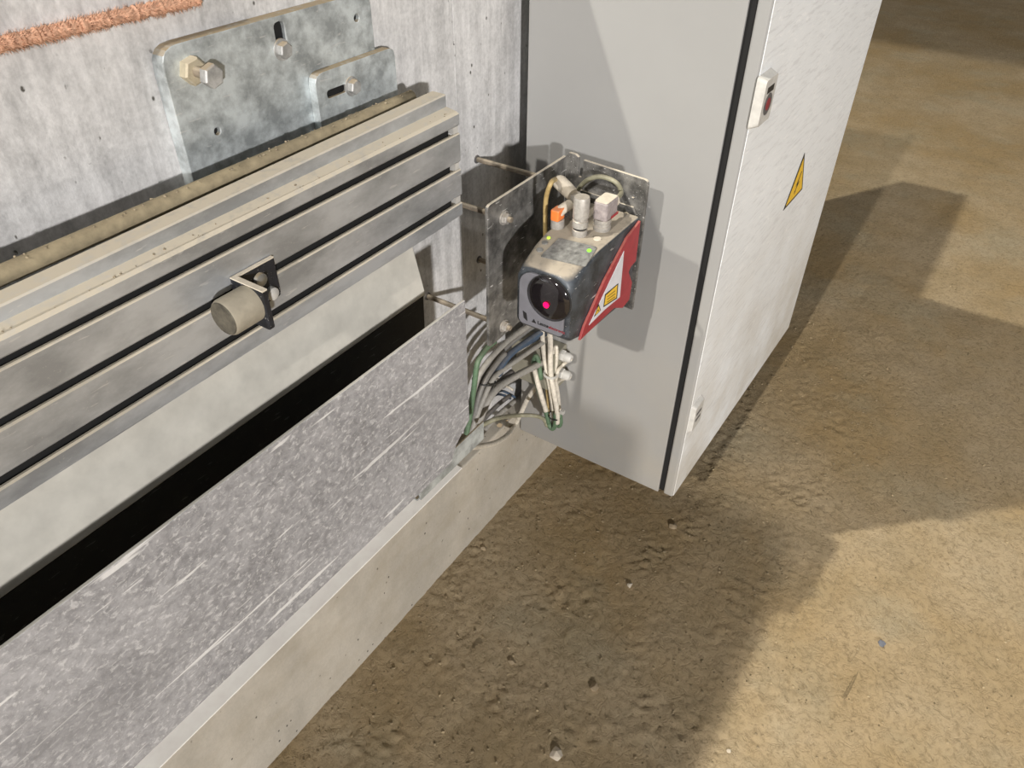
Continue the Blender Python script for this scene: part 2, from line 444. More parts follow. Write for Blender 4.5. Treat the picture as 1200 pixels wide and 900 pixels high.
# ------------------------------------------------------------------ big wall plate and its bolts
tp = thing('mounting_plate', 'large galvanised wall plate with rounded corners and hex bolts', 'plate', (.5, 0, 1.05))
Yp = -.017
def rounded(pts, r, k=5):
    """round the corners of a planar polygon; r may be a list"""
    out = []; n = len(pts); pts = [Vector(p) for p in pts]
    for i in range(n):
        rr = r[i] if isinstance(r, (list, tuple)) else r
        if rr <= 0: out.append(pts[i]); continue
        a = (pts[i-1]-pts[i]).normalized(); b = (pts[(i+1) % n]-pts[i]).normalized()
        p0 = pts[i]+a*rr; p1 = pts[i]+b*rr
        for j in range(k+1):
            t = j/k; out.append((1-t)**2*p0+2*t*(1-t)*pts[i]+t*t*p1)
    return out
def circ(c, r, u, v, n=12): return [Vector(c)+(Vector(u)*math.cos(2*math.pi*i/n)+Vector(v)*math.sin(2*math.pi*i/n))*r for i in range(n)]
UX, UY, UZ = Vector((1, 0, 0)), Vector((0, 1, 0)), Vector((0, 0, 1))
a = HY(198, 58, Yp); b = HY(360, 2, Yp); ztop = (HY(205, 56, Yp).z+HY(345, 9, Yp).z)/2
xl = HY(196, 100, Yp).x; xr = HY(437, 30, Yp).x
zb_ = .965
holes = [circ(HY(418, 21, Yp), .0042, UX, UZ), circ(HY(255, 154, Yp), .0038, UX, UZ),
         rounded([HY(329, 42, Yp)+UX*sx*.007+UZ*sz*.014 for sx, sz in ((-1, -1), (1, -1), (1, 1), (-1, 1))], .0055, 3)]
prism('plate', rounded([(xl, Yp, zb_), (xl, Yp, ztop), (xr, Yp, ztop), (xr, Yp, zb_)], [0, .022, .018, 0]), (0, .0165, 0), M['galv'], tp, .0014, holes)
for u_, v_, r_ in ((418, 21, .0046), (255, 154, .0042)): lathe('hole_shade', HY(u_, v_, Yp+.005), UY, [(0, r_), (.008, r_)], M['gasket_shade'], tp, 12)  # black discs paint the shade inside the plate holes
box('plate_slot_shade', HY(329, 42, Yp+.005)+Vector((-.0075, 0, -.0145)), HY(329, 42, Yp+.005)+Vector((.0075, .008, .0145)), M['gasket_shade'], tp)  # black box stands in for the shade inside the slot
def bolt(parent, u, v, Y, r=.0095, h=.007, stand=0, nut=None, mat='bolt'):
    c = HY(u, v, Y)
    if stand:
        lathe('bolt_shank', c+UY*.03, -UY, [(0, .0052), (.03+stand, .0052)], M['rod'], parent, 14)
        hexprof('nut', c+UY*.001, -UY, .011, nut or r*1.2, M['bolt_dusty'], parent, .2)
    else:
        lathe('washer', c+UY*.0015, -UY, [(0, r*1.28), (.0028, r*1.28)], M[mat], parent, 20)
    hexprof('bolt_head', c-UY*(stand+.001), -UY, h, r, M[mat], parent, .3)
bolt(tp, 223, 82, Yp, .0115, .009, .026, .0135)
bolt(tp, 330, 58, Yp, .0088, .008)
ts = thing('slotted_bracket', 'small galvanised bracket plate with slot and hex bolt over the wall plate', 'bracket', (.72, -.015, 1.0))
Ys = -.029
z1 = HY(430, 66, Ys).z; x0 = HY(372, 115, Ys).x; x1 = HY(464, 80, Ys).x
sl = HY(395, 107, Ys)
slot = rounded([sl+UX*sx*.016+UZ*sz*.0045 for sx, sz in ((-1, -1), (1, -1), (1, 1), (-1, 1))], .004, 3)
prism('plate', rounded([(x0, Ys, .96), (x0, Ys, z1), (x1, Ys, z1), (x1, Ys, .96)], [0, .014, .012, 0]), (0, .0115, 0), M['galv'], ts, .0014, [slot])
box('plate_slot_shade', sl+Vector((-.017, .004, -.005)), sl+Vector((.017, .010, .005)), M['gasket_shade'], ts)  # black fill for the shade inside this slot as well
bolt(ts, 412, 101, Ys, .0088, .008, 0)

# ------------------------------------------------------------------ pipe, rail
XL = -.9
zc = lineedge(-.060, (0, 323), (481, 114))
xe = HY(482, 114, -.060).x
pp = [Vector((x, -.060, zc(x))) for x in [XL+(xe-XL)*i/40 for i in range(41)]]
o = tube('dusty_pipe', pp, .0085, M['pipe'], None, 14, raw=True); tag(o, 'brown dust-caked pipe running along the wall above the aluminium rail', 'pipe')
def caked():
    V = []; Fc = []
    for i in range(170):
        x = XL+(xe-XL)*(1-random.random()**1.3); r = random.uniform(.0008, .0024)
        vs, fs = lump((x, -.060+random.uniform(-.006, .004), zc(x)+.0083), r, i, .7); b = len(V); V += vs; Fc += [tuple(b+q for q in f) for f in fs]
    for i in range(130):
        x = random.uniform(XL, HY(530, 128, -.11).x); r = random.uniform(.0006, .0018); y = random.choice([-.108, -.112, -.115])
        vs, fs = lump((x, y, RZ(x, y)+.0004), r, i, .7); b = len(V); V += vs; Fc += [tuple(b+q for q in f) for f in fs]
    o = link('dust_clods', mesh('dust_clods', V, Fc), M['crumb2']); tag(o, 'dust clods caked on the rail ledge and the pipe', 'dust', None, 'stuff')
M['crumb2'] = plain('tan dust clods', (.30, .25, .17), .95, 0, .3, 60)

RF = -.12
E = {
 'e0': (-.058, (0, 337), (492, 116)), 'e1': (-.10, (0, 359), (522, 111)), 'e2': (-.10, (0, 378), (525, 124)), 'e3': (RF, (0, 399), (537, 133)),
 'e4': (RF, (0, 423), (537, 148)), 'e5': (RF, (0, 434), (538, 156)), 'e6': (RF, (0, 493), (539, 190)), 'e7': (RF, (0, 505), (540, 198)),
 'e8': (RF, (0, 561), (541, 229)), 'e9': (RF, (0, 574), (541, 237)), 'e10': (RF, (0, 597), (542, 251))}
G = {k: lineedge(*v) for k, v in E.items()}
def RZ(x, y): t = (y+.10)/(RF+.10); return G['e2'](x)*(1-t)+G['e3'](x)*t
XR = HY(540, 190, RF).x
tr = thing('aluminium_rail', 'long slotted aluminium rail with dusty top running along the wall', 'rail', (.1, -.09, .8))
SD = -.098
sec = [(-.079, lambda x: G['e1'](x)+.0005), (-.0985, lambda x: G['e1'](x)+.0005), (-.10, lambda x: G['e1'](x)-.001), (-.10, G['e2']), (RF+.004, lambda x: G['e3'](x)+.0015), (RF, lambda x: G['e3'](x)-.001)]
for a_, b_ in (('e4', 'e5'), ('e6', 'e7'), ('e8', 'e9')):
    sec += [(RF, (lambda k: lambda x: G[k](x)+.002)(a_)), (RF+.002, G[a_]), (RF+.0045, G[a_]), (RF+.0045, (lambda k: lambda x: G[k](x)+.004)(a_)), (SD, (lambda k: lambda x: G[k](x)+.004)(a_)),
            (SD, (lambda k: lambda x: G[k](x)-.006)(b_)), (RF+.0045, (lambda k: lambda x: G[k](x)-.006)(b_)), (RF+.0045, G[b_]), (RF+.002, G[b_]), (RF, (lambda k: lambda x: G[k](x)-.0015)(b_))]
sec += [(RF, G['e10']), (-.079, G['e10'])]
loft('rail_body', sec, XL, XR, M['alu'], tr, True, 0)
for a_, b_ in (('e4', 'e5'), ('e6', 'e7'), ('e8', 'e9')):
    loft('rail_slot_shade', [(RF+.0075, (lambda k: lambda x: G[k](x)+.003)(a_)), (SD-.0004, (lambda k: lambda x: G[k](x)+.003)(a_)), (SD-.0004, (lambda k: lambda x: G[k](x)-.005)(b_)), (RF+.0075, (lambda k: lambda x: G[k](x)-.005)(b_))], XL, XR-.014, M['gasket_shade'], tr)  # black strips paint in the shade inside the rail slots
    box('slot_plug', (XR-.010, RF+.002, G[b_](XR)+.0004), (XR-.001, SD-.0005, G[a_](XR)-.0004), M['white'], tr)
    box('slot_floor', (XL, SD-.003, G[b_](XR)-.02), (XL+.001, SD-.001, G[b_](XR)-.019), M['gasket_shade'], tr) if 0 else None
# bottom lip below the rail
loft('bottom_lip', [(RF+.004, lambda x: G['e10'](x)-.0015), (RF+.004, lambda x: G['e10'](x)-.0045), (-.09, lambda x: G['e10'](x)-.0045), (-.09, lambda x: G['e10'](x)-.0015)], XL, XR-.03, M['alu'], tr)
# standoffs carrying the rail and the pipe on the wall
for x in (.2, .62):
    box('rail_standoff', (x, -.078, .83), (x+.04, -.001, .90), M['galv'], tr, .001)
caked()

# ------------------------------------------------------------------ end stop on the rail
te = thing('bumper_stop', 'black angle bracket with round rubber bumper and white bolts fixed on the rail', 'bumper', tuple(HY(318, 345, RF)))
# back leg lies on the rail, the other leg stands out towards the viewer
A0 = HY(318, 300, RF-.0005); A1 = HY(326, 348, RF-.0005)
zt = HY(318, 300, RF-.0005).z; zl = HY(326, 344, RF-.0005).z; xb = (A0.x+A1.x)/2
w_leg = .052
xk = xb-w_leg
prism('back_leg', rounded([(xk, RF-.0008, zl), (xk, RF-.0008, zt), (xb, RF-.0008, zt), (xb, RF-.0008, zl)], [0, 0, .002, .004]), (0, -.0045, 0), M['black'], te, .0006)
yo = -.166
prism('front_leg', rounded([(xk, RF-.004, zt), (xk, yo, zt), (xk, yo, zl), (xk, RF-.004, zl)], [0, .002, .004, 0]), (.006, 0, 0), M['black'], te, .0006)
prism('dust_top', [(xk, RF-.001, zt), (xb, RF-.001, zt), (xb, RF-.005, zt), (xk+.006, RF-.005, zt), (xk+.006, yo, zt), (xk, yo, zt)], (0, 0, .0014), M['connl'], te)
cb = Vector((xk, (RF+yo)/2-.002, (zt+zl)/2+.003))
lathe('bumper', cb, -UX, [(0, .0188), (.030, .0188), (.033, .0175)], M['rubber'], te, 28)
lathe('bumper_face', cb-UX*.033, -UX, [(0, .0172), (.0012, .0166)], M['rubber_face'], te, 28)
lathe('white_bolt', HY(317, 343, RF-.005), -UY, [(0, .0075), (.005, .007), (.007, .004)], M['white'], te, 14)
lathe('grey_bolt', HY(304, 327, RF-.005), -UY, [(0, .0075), (.004, .0068), (.006, .004)], M['bolt'], te, 14)
te.children[0]['label'] = 'back leg of the bracket flat on the rail'

# ------------------------------------------------------------------ cream guard sheet, black skirt, front panel
tc = thing('chute_guard', 'cream painted sheet guard with black skirt below the aluminium rail', 'guard', (.2, -.1, .7))
s0 = lineedge(-.106, (0, 560), (487, 300)); s1 = lineedge(-.119, (0, 700), (497, 345))
XS = (HY(487, 300, -.106).x+HY(497, 345, -.119).x)/2
s0z = lambda x: s1(x)+.085
loft('guard_sheet', [(-.100, s0z), (-.119, lambda x: s1(x)+.006), (-.119, s1), (-.1165, lambda x: s1(x)-.004), (-.112, lambda x: s1(x)-.004), (-.097, s0z)], XL, XS, M['cream'], tc, True, .0015)
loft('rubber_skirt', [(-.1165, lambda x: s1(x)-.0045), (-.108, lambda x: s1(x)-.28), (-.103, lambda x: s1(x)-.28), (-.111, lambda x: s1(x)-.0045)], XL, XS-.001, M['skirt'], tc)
YP = -.2
pt = lineedge(YP, (0, 762), (545, 352)); pb = lineedge(YP, (157, 900), (529, 543))
XP = HY(548, 430, YP).x
tf = thing('chute_front_plate', 'large scuffed grey steel front plate of the chute with bright top edge', 'sheet', (.2, YP, .6))
cz = HY(550, 492, YP).z; cx = HY(535, 521, YP).x; bx = HY(529, 543, YP).x
prism('panel_sheet', [(XL, YP, pt(XL)), (XP, YP, pt(XP)), (XP, YP, cz), (cx, YP, HY(535, 521, YP).z), (bx, YP, pb(bx)), (XL, YP, pb(XL))], (0, .004, 0), M['panel'], tf, .0008)
loft('end_flange', [(YP+.004, .1), (YP+.004, .1)], 0, 0, M['panel'], tf) if 0 else None
# cross bars that carry panel and skirt, inside the slot
for x in (-.1, .45):
    box('cross_bar', (x, YP+.004, .60), (x+.03, -.001, .615), M['galv'], tf)
ta = thing('support_angle', 'short folded steel support angle at the lower right end of the panel', 'angle bracket', (XP, -.19, .5))
q = [HY(535, 522, YP+.012), HY(567, 496, YP+.012), HY(567, 513, YP+.012), HY(538, 544, YP+.012)]
q[0].x -= .09; q[3].x -= .09
q[0].z = q[1].z = (q[0].z+q[1].z)/2; q[2].z = q[3].z = (q[2].z+q[3].z)/2
prism('angle_face', q, (0, .003, 0), M['galv'], ta, .0006)
box('angle_base', (q[0].x, YP+.0155, q[3].z), (q[1].x-.012, -.001, q[3].z+.003), M['galv'], ta)

# ------------------------------------------------------------------ laser scanner bracket with four threaded rods
YB = -.150
tb = thing('scanner_bracket', 'grimy folded steel bracket plate on threaded rods beside the cabinet', 'bracket', (1.0, YB, .75))
zT = (HY(572, 240, YB).z+HY(664, 184, YB).z)/2; zB = HY(573, 408, YB).z
xA = (HY(572, 240, YB).x+HY(573, 408, YB).x)/2; xB = HY(664, 183, YB).x
prism('wall_side_plate', rounded([(xA, YB, zB), (xA, YB, zT), (xB, YB, zT), (xB, YB, zB)], [.006, .008, 0, 0]), (0, .005, 0), M['bracket'], tb, .001)
P0 = Vector((xB, YB, zT)); P1 = HZ(760, 212, zT)
dv = (P1-P0); dv.z = 0; Lr = dv.length; dv.normalize(); nv = Vector((-dv.y, dv.x, 0))
if nv.x < 0: nv = -nv
zB2 = HX(737, 362, P1.x).z
def RP(s, z): return P0+dv*s+UZ*(z-zT)
s_sl = .026
def plate_outline():
    return ([RP(0, zT+.001), RP(.004, zT+.006), RP(.016, zT+.006), RP(s_sl-.0045, zT+.003), RP(s_sl-.0045, zT-.022), RP(s_sl-.002, zT-.027), RP(s_sl+.002, zT-.027), RP(s_sl+.0045, zT-.022), RP(s_sl+.0045, zT+.001)]
            + rounded([RP(Lr-.02, zT), RP(Lr, zT), RP(Lr, zT-.03)], [0, .008, 0]) + [RP(Lr, zB2), RP(0, zB2)])
hol = [circ(RP(Lr-.022, zT-.03), .003, dv, UZ, 8)]
prism('cabinet_side_plate', plate_outline(), nv*.005, M['bracket'], tb, .0008, hol)
rodX = (HY(590, 255, YB).x, .957); rodZ = (HY(590, 255, YB).z, HY(588, 383, YB).z)
for x in rodX:
    for z in rodZ:
        r = lathe('threaded_rod', (x, .03, z), -UY, [(0, .0042), (.03-YB+.014, .0042)], M['rod'], tb, 12)
        lathe('washer', (x, YB-.0002, z), -UY, [(0, .0105), (.0022, .0105)], M['conn'], tb, 18)
        hexprof('nut', (x, YB-.0022, z), -UY, .0065, .0082, M['conn'], tb, .4)
        lathe('washer', (x, YB+.0055, z), UY, [(0, .0105), (.0022, .0105)], M['conn'], tb, 18)
        # chipped anchor collar in the wall
        lathe('anchor_sleeve', (x, .002, z), -UY, [(0, .0075), (.004, .0065)], M['c_dgrey'], tb, 10)
# inner mounting tongue behind the scanner
tm = [RP(.03, zT-.045), RP(Lr-.018, zT-.045), RP(Lr-.012, zT-.055), RP(Lr-.012, zB2+.01), RP(.03, zB2+.01)]
prism('mounting_tongue', [p-nv*.0005 for p in tm], -nv*.004, M['bracket'], tb, .0008)
lathe('tongue_bolt', RP(Lr-.027, zT-.062)-nv*.004, -nv, [(0, .0065), (.0025, .0065), (.003, .0042), (.006, .004)], M['bolt_dusty'], tb, 14)

# ------------------------------------------------------------------ laser scanner
YS = -.300; YW = -.214
XF = .748; XBk = .938
ZT = .819; ZFt = HX(640, 318, XF).z; ZFb = HX(668, 398, XF).z-.005
tl = thing('laser_scanner', 'dusty dark laser scanner with round lens, red side wedge and top plugs', 'scanner', (.87, -.26, ZT-.13))
ZF2 = ZFt
def rrect(x, y0, y1, z0, z1, rt, rb, k=6):
    """rounded rectangle in the plane x; rt, rb radii of the top and bottom corners"""
    pts = []
    for (cy, cz, r, a0) in ((y1-rt, z1-rt, rt, 0), (y0+rt, z1-rt, rt, 90), (y0+rb, z0+rb, rb, 180), (y1-rb, z0+rb, rb, 270)):
        for i in range(k+1):
            a = math.radians(a0+90*i/k); pts.append((x, cy+r*math.cos(a), cz+r*math.sin(a)))
    return pts
def housing():
    secs = [rrect(XF, YS+.005, YW-.005, ZFb+.004, ZF2-.004, .024, .010), rrect(XF+.003, YS+.001, YW-.001, ZFb, ZF2-.0006, .025, .010), rrect(XF+.012, YS, YW, ZFb-.008, ZF2+.002, .022, .009),
            rrect(XF+.045, YS, YW, ZFb-.017, ZT-.003, .010, .006), rrect(XF+.075, YS, YW, ZFb-.022, ZT, .004, .005), rrect(XBk-.002, YS, YW, ZFb-.030, ZT, .004, .005), rrect(XBk, YS+.003, YW-.003, ZFb-.028, ZT-.003, .004, .005)]
    n = len(secs[0]); vs = [p for q in secs for p in q]; fs = []
    for i in range(len(secs)-1):
        for k in range(n): fs.append((i*n+k, i*n+(k+1) % n, (i+1)*n+(k+1) % n, (i+1)*n+k))
    fs += [tuple(range(n)), tuple((len(secs)-1)*n+k for k in range(n))]
    me = mesh('housing', vs, fs, True); me.set_sharp_from_angle(angle=math.radians(42))
    return link('housing', me, M['anth'], tl)
housing()
# front frame with corner radii and the lens in it
fr = rrect(XF-.0002, YS+.007, YW-.008, ZFb+.006, ZF2-.007, .022, .008)
prism('front_frame', fr, (-.004, 0, 0), M['face'], tl, .001)
# lens centre
LC = HX(643.5, 350, XF-.005)
def lens():
    vs = []; fs = []; n = 36
    for (t, r) in ((0, 1), (.0015, .985), (.0045, .8), (.0065, .5), (.007, .2)):
        for k in range(n):
            a = 2*math.pi*k/n; vs.append(LC+Vector((-t, .0325*r*math.cos(a), .0325*r*math.sin(a))))
    for i in range(4):
        for k in range(n): fs.append((i*n+k, i*n+(k+1) % n, (i+1)*n+(k+1) % n, (i+1)*n+k))
    fs += [tuple(range(n)), tuple(4*n+k for k in range(n))]
    return link('lens', mesh('lens', vs, fs, True), M['lens'], tl)
lens()
lp = HX(640.5, 357, XF-.0125)
lathe('laser_spot', lp-UX*.0012, -UX, [(0, .0044), (.001, .0042)], M['laser'], tl, 14)
lathe('lens_ring', LC+UX*.0006, -UX, [(0, .0340), (.0012, .0338)], M['ink'], tl, 36)
prism('window_notch', [HX(u, v, XF-.0047) for u, v in ((613, 364), (617, 367), (618, 376), (614, 372))], (-.0006, 0, 0), M['ink'], tl)
def word(name, body, size, mat, parent, origin, xdir, ydir, ext=.0003):
    cu = bpy.data.curves.new(name, 'FONT'); cu.body = body; cu.size = size; cu.extrude = ext; cu.resolution_u = 3
    t = bpy.data.objects.new(name+'_tmp', cu); COL.objects.link(t)
    dg = bpy.context.evaluated_depsgraph_get(); me = bpy.data.meshes.new_from_object(t.evaluated_get(dg)); bpy.data.objects.remove(t)
    xd = Vector(xdir).normalized(); yd = Vector(ydir).normalized(); zd = xd.cross(yd)
    Mx = Matrix(((xd.x, yd.x, zd.x, origin[0]), (xd.y, yd.y, zd.y, origin[1]), (xd.z, yd.z, zd.z, origin[2]), (0, 0, 0, 1)))
    me.transform(Mx); me.materials.clear()
    return link(name, me, mat, parent)
t0 = HX(623, 377, XF-.0047); t1 = HX(664, 392.5, XF-.0047)
# lettering follows the lower edge of the frame
td = (t1-t0).normalized(); tu = (UZ-td*UZ.dot(td)).normalized(); Lw = (t1-t0).length
word('lettering', '\u25b2 Leuze', .0074, M['ink'], tl, t0-UX*.0002, td, tu)
word('lettering', 'electronic', .0064, M['inkred'], tl, t0+td*Lw*.49-UX*.0002, td, tu)
# side wedge: red moulding, white sticker, yellow label
red = [(748, 258), (746, 275), (742.5, 305), (736.5, 312), (734, 318), (738, 330), (735, 350), (727, 360), (717, 360), (700, 376), (684, 391), (677, 398), (682, 382), (706, 328), (733, 277)]
prism('red_wedge', [HY(u, v, YS-.0005) for u, v in red], (0, -.004, 0), M['red'], tl, .0006)
prism('white_sticker', [HY(u, v, YS-.0048) for u, v in ((731, 294), (726, 348), (708, 363), (690, 381))], (0, -.0006, 0), M['sticker'], tl)
prism('label_border', [HY(u, v, YS-.0056) for u, v in ((724.5, 332), (723, 349.5), (707, 360), (709, 345))], (0, -.0003, 0), M['ink'], tl)
prism('yellow_label', [HY(u, v, YS-.006) for u, v in ((723.3, 334), (722, 348.8), (708.2, 357.8), (710, 346))], (0, -.0003, 0), M['yellow'], tl)
for i in range(3):
    y0 = 347.5+i*3.1
    prism('label_line', [HY(u, v, YS-.0064) for u, v in ((711.5, y0+.2), (721, y0-7.2+i*.4), (721, y0-6.5+i*.4), (711.5, y0+.9))], (0, -.0001, 0), M['ink'], tl)
tri = [HY(u, v, YS-.0056) for u, v in ((701.5, 356), (704, 363.5), (696, 371.5))]
prism('warning_triangle', tri, (0, -.0003, 0), M['ink'], tl)
ct = sum(tri, Vector())/3
prism('triangle_field', [ct+(p-ct)*.66-UY*.0004 for p in tri], (0, -.0003, 0), M['yellow'], tl)
lathe('beam_mark', ct-UY*.0008, -UY, [(0, .0016), (.0002, .0016)], M['ink'], tl, 8)
# top: display field, lamps, keys, seam
def top(u, v, dz=.0): return HZ(u, v, ZT+dz)
def slope(u, v, lift=.0008):
    # front slope plane through (XF+.006, ZFt+.006) and (XF+.066, ZT-.001)
    a_ = Vector((XF+.012, 0, ZF2+.002)); d_ = Vector((.063, 0, ZT-ZF2-.002)); nn = Vector((-d_.z, 0, d_.x)).normalized()
    a_ = a_+nn*lift; r = ray(u, v); t = (a_-CAM).dot(nn)/r.dot(nn); return CAM+r*t, nn
pts = [slope(u, v)[0] for u, v in ((655, 279), (700, 290), (686, 313), (633, 301))]; nn = slope(600, 300)[1]
prism('display_field', rounded(pts, .003, 3), nn*.0008, M['dustfilm'], tl)
for (u, v, mt, nm, r) in ((690.5, 294, 'green_led', 'status_lamp', .0032), (643, 279, 'yellow_led', 'status_lamp', .0028), (638.5, 284.5, 'dustfilm', 'key', .0045), (632.5, 293, 'dustfilm', 'key', .0048)):
    p, nn = slope(u, v, .0012); lathe(nm, p, nn, [(0, r), (.0012, r*.95)], M[mt], tl, 14)
s_a = top(678, 278, .0004); s_b = top(704, 290, .0004)
lathe('cover_screw', top(700, 280), UZ, [(0, .0055), (.0012, .0052)], M['connl'], tl, 16)
# plugs on top
def plug(u, v, prof, mat, name, n=20): 
    p = top(u, v); return lathe(name, p, UZ, prof, M[mat], tl, n), p
_, p1 = plug(653, 266, [(-.003, .0085), (.002, .0095), (.012, .0095), (.013, .0085)], 'conn', 'socket_nut')
bx1 = lambda dx, dy, dz: p1+Vector((dx, dy, dz))
prism('orange_plug', rounded([bx1(-.011, -.007, .013), bx1(.008, -.007, .013), bx1(.008, .006, .013), bx1(-.011, .006, .013)], .003, 3), (0, 0, .016), M['orange'], tl, .0015)
tube('orange_plug_tail', [bx1(-.002, .0, .021), bx1(.010, -.002, .024), bx1(.026, -.004, .025)], [.0074]*13, M['connl'], tl, 12)
_, p2 = plug(679, 275, [(-.003, .0095), (.003, .0105), (.009, .0105), (.010, .009), (.012, .009), (.013, .0108), (.022, .0108), (.023, .0095), (.026, .0095), (.027, .0110), (.053, .0110), (.056, .0102)], 'conn', 'metal_plug', 24)
lathe('plug_ring', p2+UZ*.0095, UZ, [(0, .0094), (.003, .0094)], M['ink'], tl, 20)
_, p3 = plug(705, 268, [(-.003, .0115), (.002, .0125), (.006, .0125), (.007, .0115), (.011, .0115), (.012, .0125), (.017, .0125)], 'conn', 'socket_nut', 24)
b3 = lambda dx, dy, dz: p3+Vector((dx, dy, dz))
prism('angled_plug', rounded([b3(-.012, -.0115, .017), b3(.022, -.0115, .017), b3(.022, .010, .017), b3(-.012, .010, .017)], .004, 3), (0, 0, .026), M['purple'], tl, .002)
prism('angled_plug_cap', rounded([b3(-.011, -.0105, .0432), b3(.021, -.0105, .0432), b3(.021, .009, .0432), b3(-.011, .009, .0432)], .004, 3), (0, 0, .001), M['connl'], tl)
prism('red_band', [b3(.002, -.0119, .0175), b3(.0221, -.0119, .0175), b3(.0221, -.0119, .0215), b3(.002, -.0119, .0215)], (0, -.0006, 0), M['red'], tl)
g3 = b3(.022, .0, .030)
lathe('cable_gland', g3, UX, [(0, .0085), (.010, .0085), (.012, .006), (.016, .005)], M['connl'], tl, 16)
# plug lying towards the wall
q0 = HZ(671, 228, ZT+.035); q1 = q0+Vector((.012, .034, .010))
lathe('screw_plug', q0, q1-q0, [(0, .0085), (.004, .0098), (.016, .0105), (.030, .0105), (.034, .009)], M['connl'], tl, 20)
lathe('plug_elbow', Vector((q0.x+.002, q0.y-.004, ZT-.002)), UZ, [(0, .0075), (q0.z-ZT+.004, .0075)], M['conn'], tl, 14)
# ------------------------------------------------------------------ cables at the scanner
def cable(label, pts, r, mat, name='cable', group=None, parent=None, cat='cable'):
    o = tube(name, pts, r, M[mat], parent, 10, 6)
    if parent is None: tag(o, label, cat, group)
    return o
cable('yellow brown cable looping down behind the scanner from the pale plug',
      [q1-Vector((0, 0, .0)), HY(646, 214, -.205), HY(640, 232, -.195), HY(639, 262, -.19), HY(640, 300, -.19)], .0034, 'c_yellow')
cable('olive cable arching from the boxy plug over the scanner',
      [g3+UX*.012, HX(728, 226, .968), HX(722, 214, .962), HX(704, 207, .958), HX(687, 212, .958), HX(674, 228, .958), HX(670, 250, .955)], .0036, 'c_olive')

# ------------------------------------------------------------------ cabinet
XC = 1.048
tk = thing('control_cabinet', 'tall light grey steel control cabinet with scuffed white door', 'cabinet', (1.5, -.2, .18))
XCr = HY(1030, 10, -.405).x
yb0 = -.036; yf = (HX(882, 0, XC).y+HX(768, 578, XC).y)/2
zbt = (HX(608, 500, XC).z+HX(768, 578, XC).z)/2
box('cabinet_body', (XC, yf, zbt), (XCr-.01, yb0, 1.22), M['cab'], tk, .0012)
box('door_gasket', (XC+.004, yf-.010, zbt+.006), (XCr-.015, yf+.0005, 1.215), M['gasket_shade'], tk)
# wall spacers
for z in (.45, 1.0): box('wall_spacer', (XC+.1, -.0365, z), (XC+.14, -.0005, z+.04), M['galv'], tk)
ydb = HX(889, 0, XC).y; ydf = HX(906, 0, XC).y-.002
zd0 = HY(785, 582, ydf).z; xd1a = HY(925, 385, ydf); xd1b = HY(1033, 0, ydf)
zdl, zdr = HX(785, 582, XC).z, xd1a.z
xr_ = (xd1a.x+xd1b.x)/2
door = [(XC, ydf, zdl), (XC, ydf, 1.22), (xr_, ydf, 1.22), (xr_, ydf, (zdl+zdr)/2), ]
dr = prism('door', [(a_, ydf+.0012, c_) for a_, b_, c_ in door], (0, ydb-ydf, 0), M['cab'], tk, .004)
dr.modifiers['bevel'].segments = 3
sk_ = prism('door_face', [(a_+(.003 if a_ == XC else -.003), ydf, c_+(.003 if c_ < 1 else -.003)) for a_, b_, c_ in door], (0, .0014, 0), M['door'], dr, .0008)
def lock(pts, lab, th=.012):
    p = [HY(u, v, ydf-th) for u, v in pts]
    x0, x1 = min(a.x for a in p), max(a.x for a in p); z0, z1 = min(a.z for a in p), max(a.z for a in p)
    xm0 = (p[0].x+p[3].x)/2; xm1 = (p[1].x+p[2].x)/2; zt_ = (p[0].z+p[1].z)/2; zb2 = (p[2].z+p[3].z)/2
    base = rounded([(xm0-.004, ydf+.0005, zb2-.005), (xm0-.004, ydf+.0005, zt_+.005), (xm1+.004, ydf+.0005, zt_+.005), (xm1+.004, ydf+.0005, zb2-.005)], .006, 4)
    top_ = rounded([(xm0, ydf-th, zb2), (xm0, ydf-th, zt_), (xm1, ydf-th, zt_), (xm1, ydf-th, zb2)], .005, 4)
    n = len(base); fs = [(i, (i+1) % n, n+(i+1) % n, n+i) for i in range(n)]+[tuple(range(n)), tuple(range(n, 2*n))]
    o = link('lock', mesh('lock', base+top_, fs), M['white'], dr); o['label'] = lab
    return (xm0+xm1)/2, (zt_+zb2)/2, xm1-xm0, zt_-zb2
cxl, czl, wl, hl = lock([(898, 97), (911, 86), (903, 137), (889, 148)], 'white upper door lock with printed mark')
yy = ydf-.0122
DL = [dr]
prism('lock_mark', [(cxl-wl*.28, yy, czl+hl*.18), (cxl+wl*.28, yy, czl+hl*.18), (cxl+wl*.28, yy, czl+hl*.32), (cxl-wl*.28, yy, czl+hl*.32)], (0, -.0002, 0), M['ink'], dr)
word('lock_print', 'E1B', wl*.24, M['sticker'], dr, (cxl-wl*.24, yy-.0004, czl+hl*.205), UX, UZ) if 0 else None
lathe('lock_keyhole', (cxl, yy, czl-hl*.08), -UY, [(0, wl*.32), (.0004, wl*.32)], M['c_dgrey'], dr, 18)
lathe('lock_core', (cxl, yy-.0004, czl-hl*.08), -UY, [(0, wl*.18), (.0004, wl*.18)], M['inkred'], dr, 14)
cx2, cz2, w2, h2 = lock([(816, 478), (826, 468), (820, 492), (811, 507)], 'white lower door lock with dark slots', .008)
yy = ydf-.0082
for dzz in (.14, -.12):
    prism('lock_mark', [(cx2-w2*.3, yy, cz2+h2*(dzz-.05)), (cx2+w2*.3, yy, cz2+h2*(dzz-.05)), (cx2+w2*.3, yy, cz2+h2*(dzz+.06)), (cx2-w2*.3, yy, cz2+h2*(dzz+.06))], (0, -.0002, 0), M['c_dgrey'], dr)
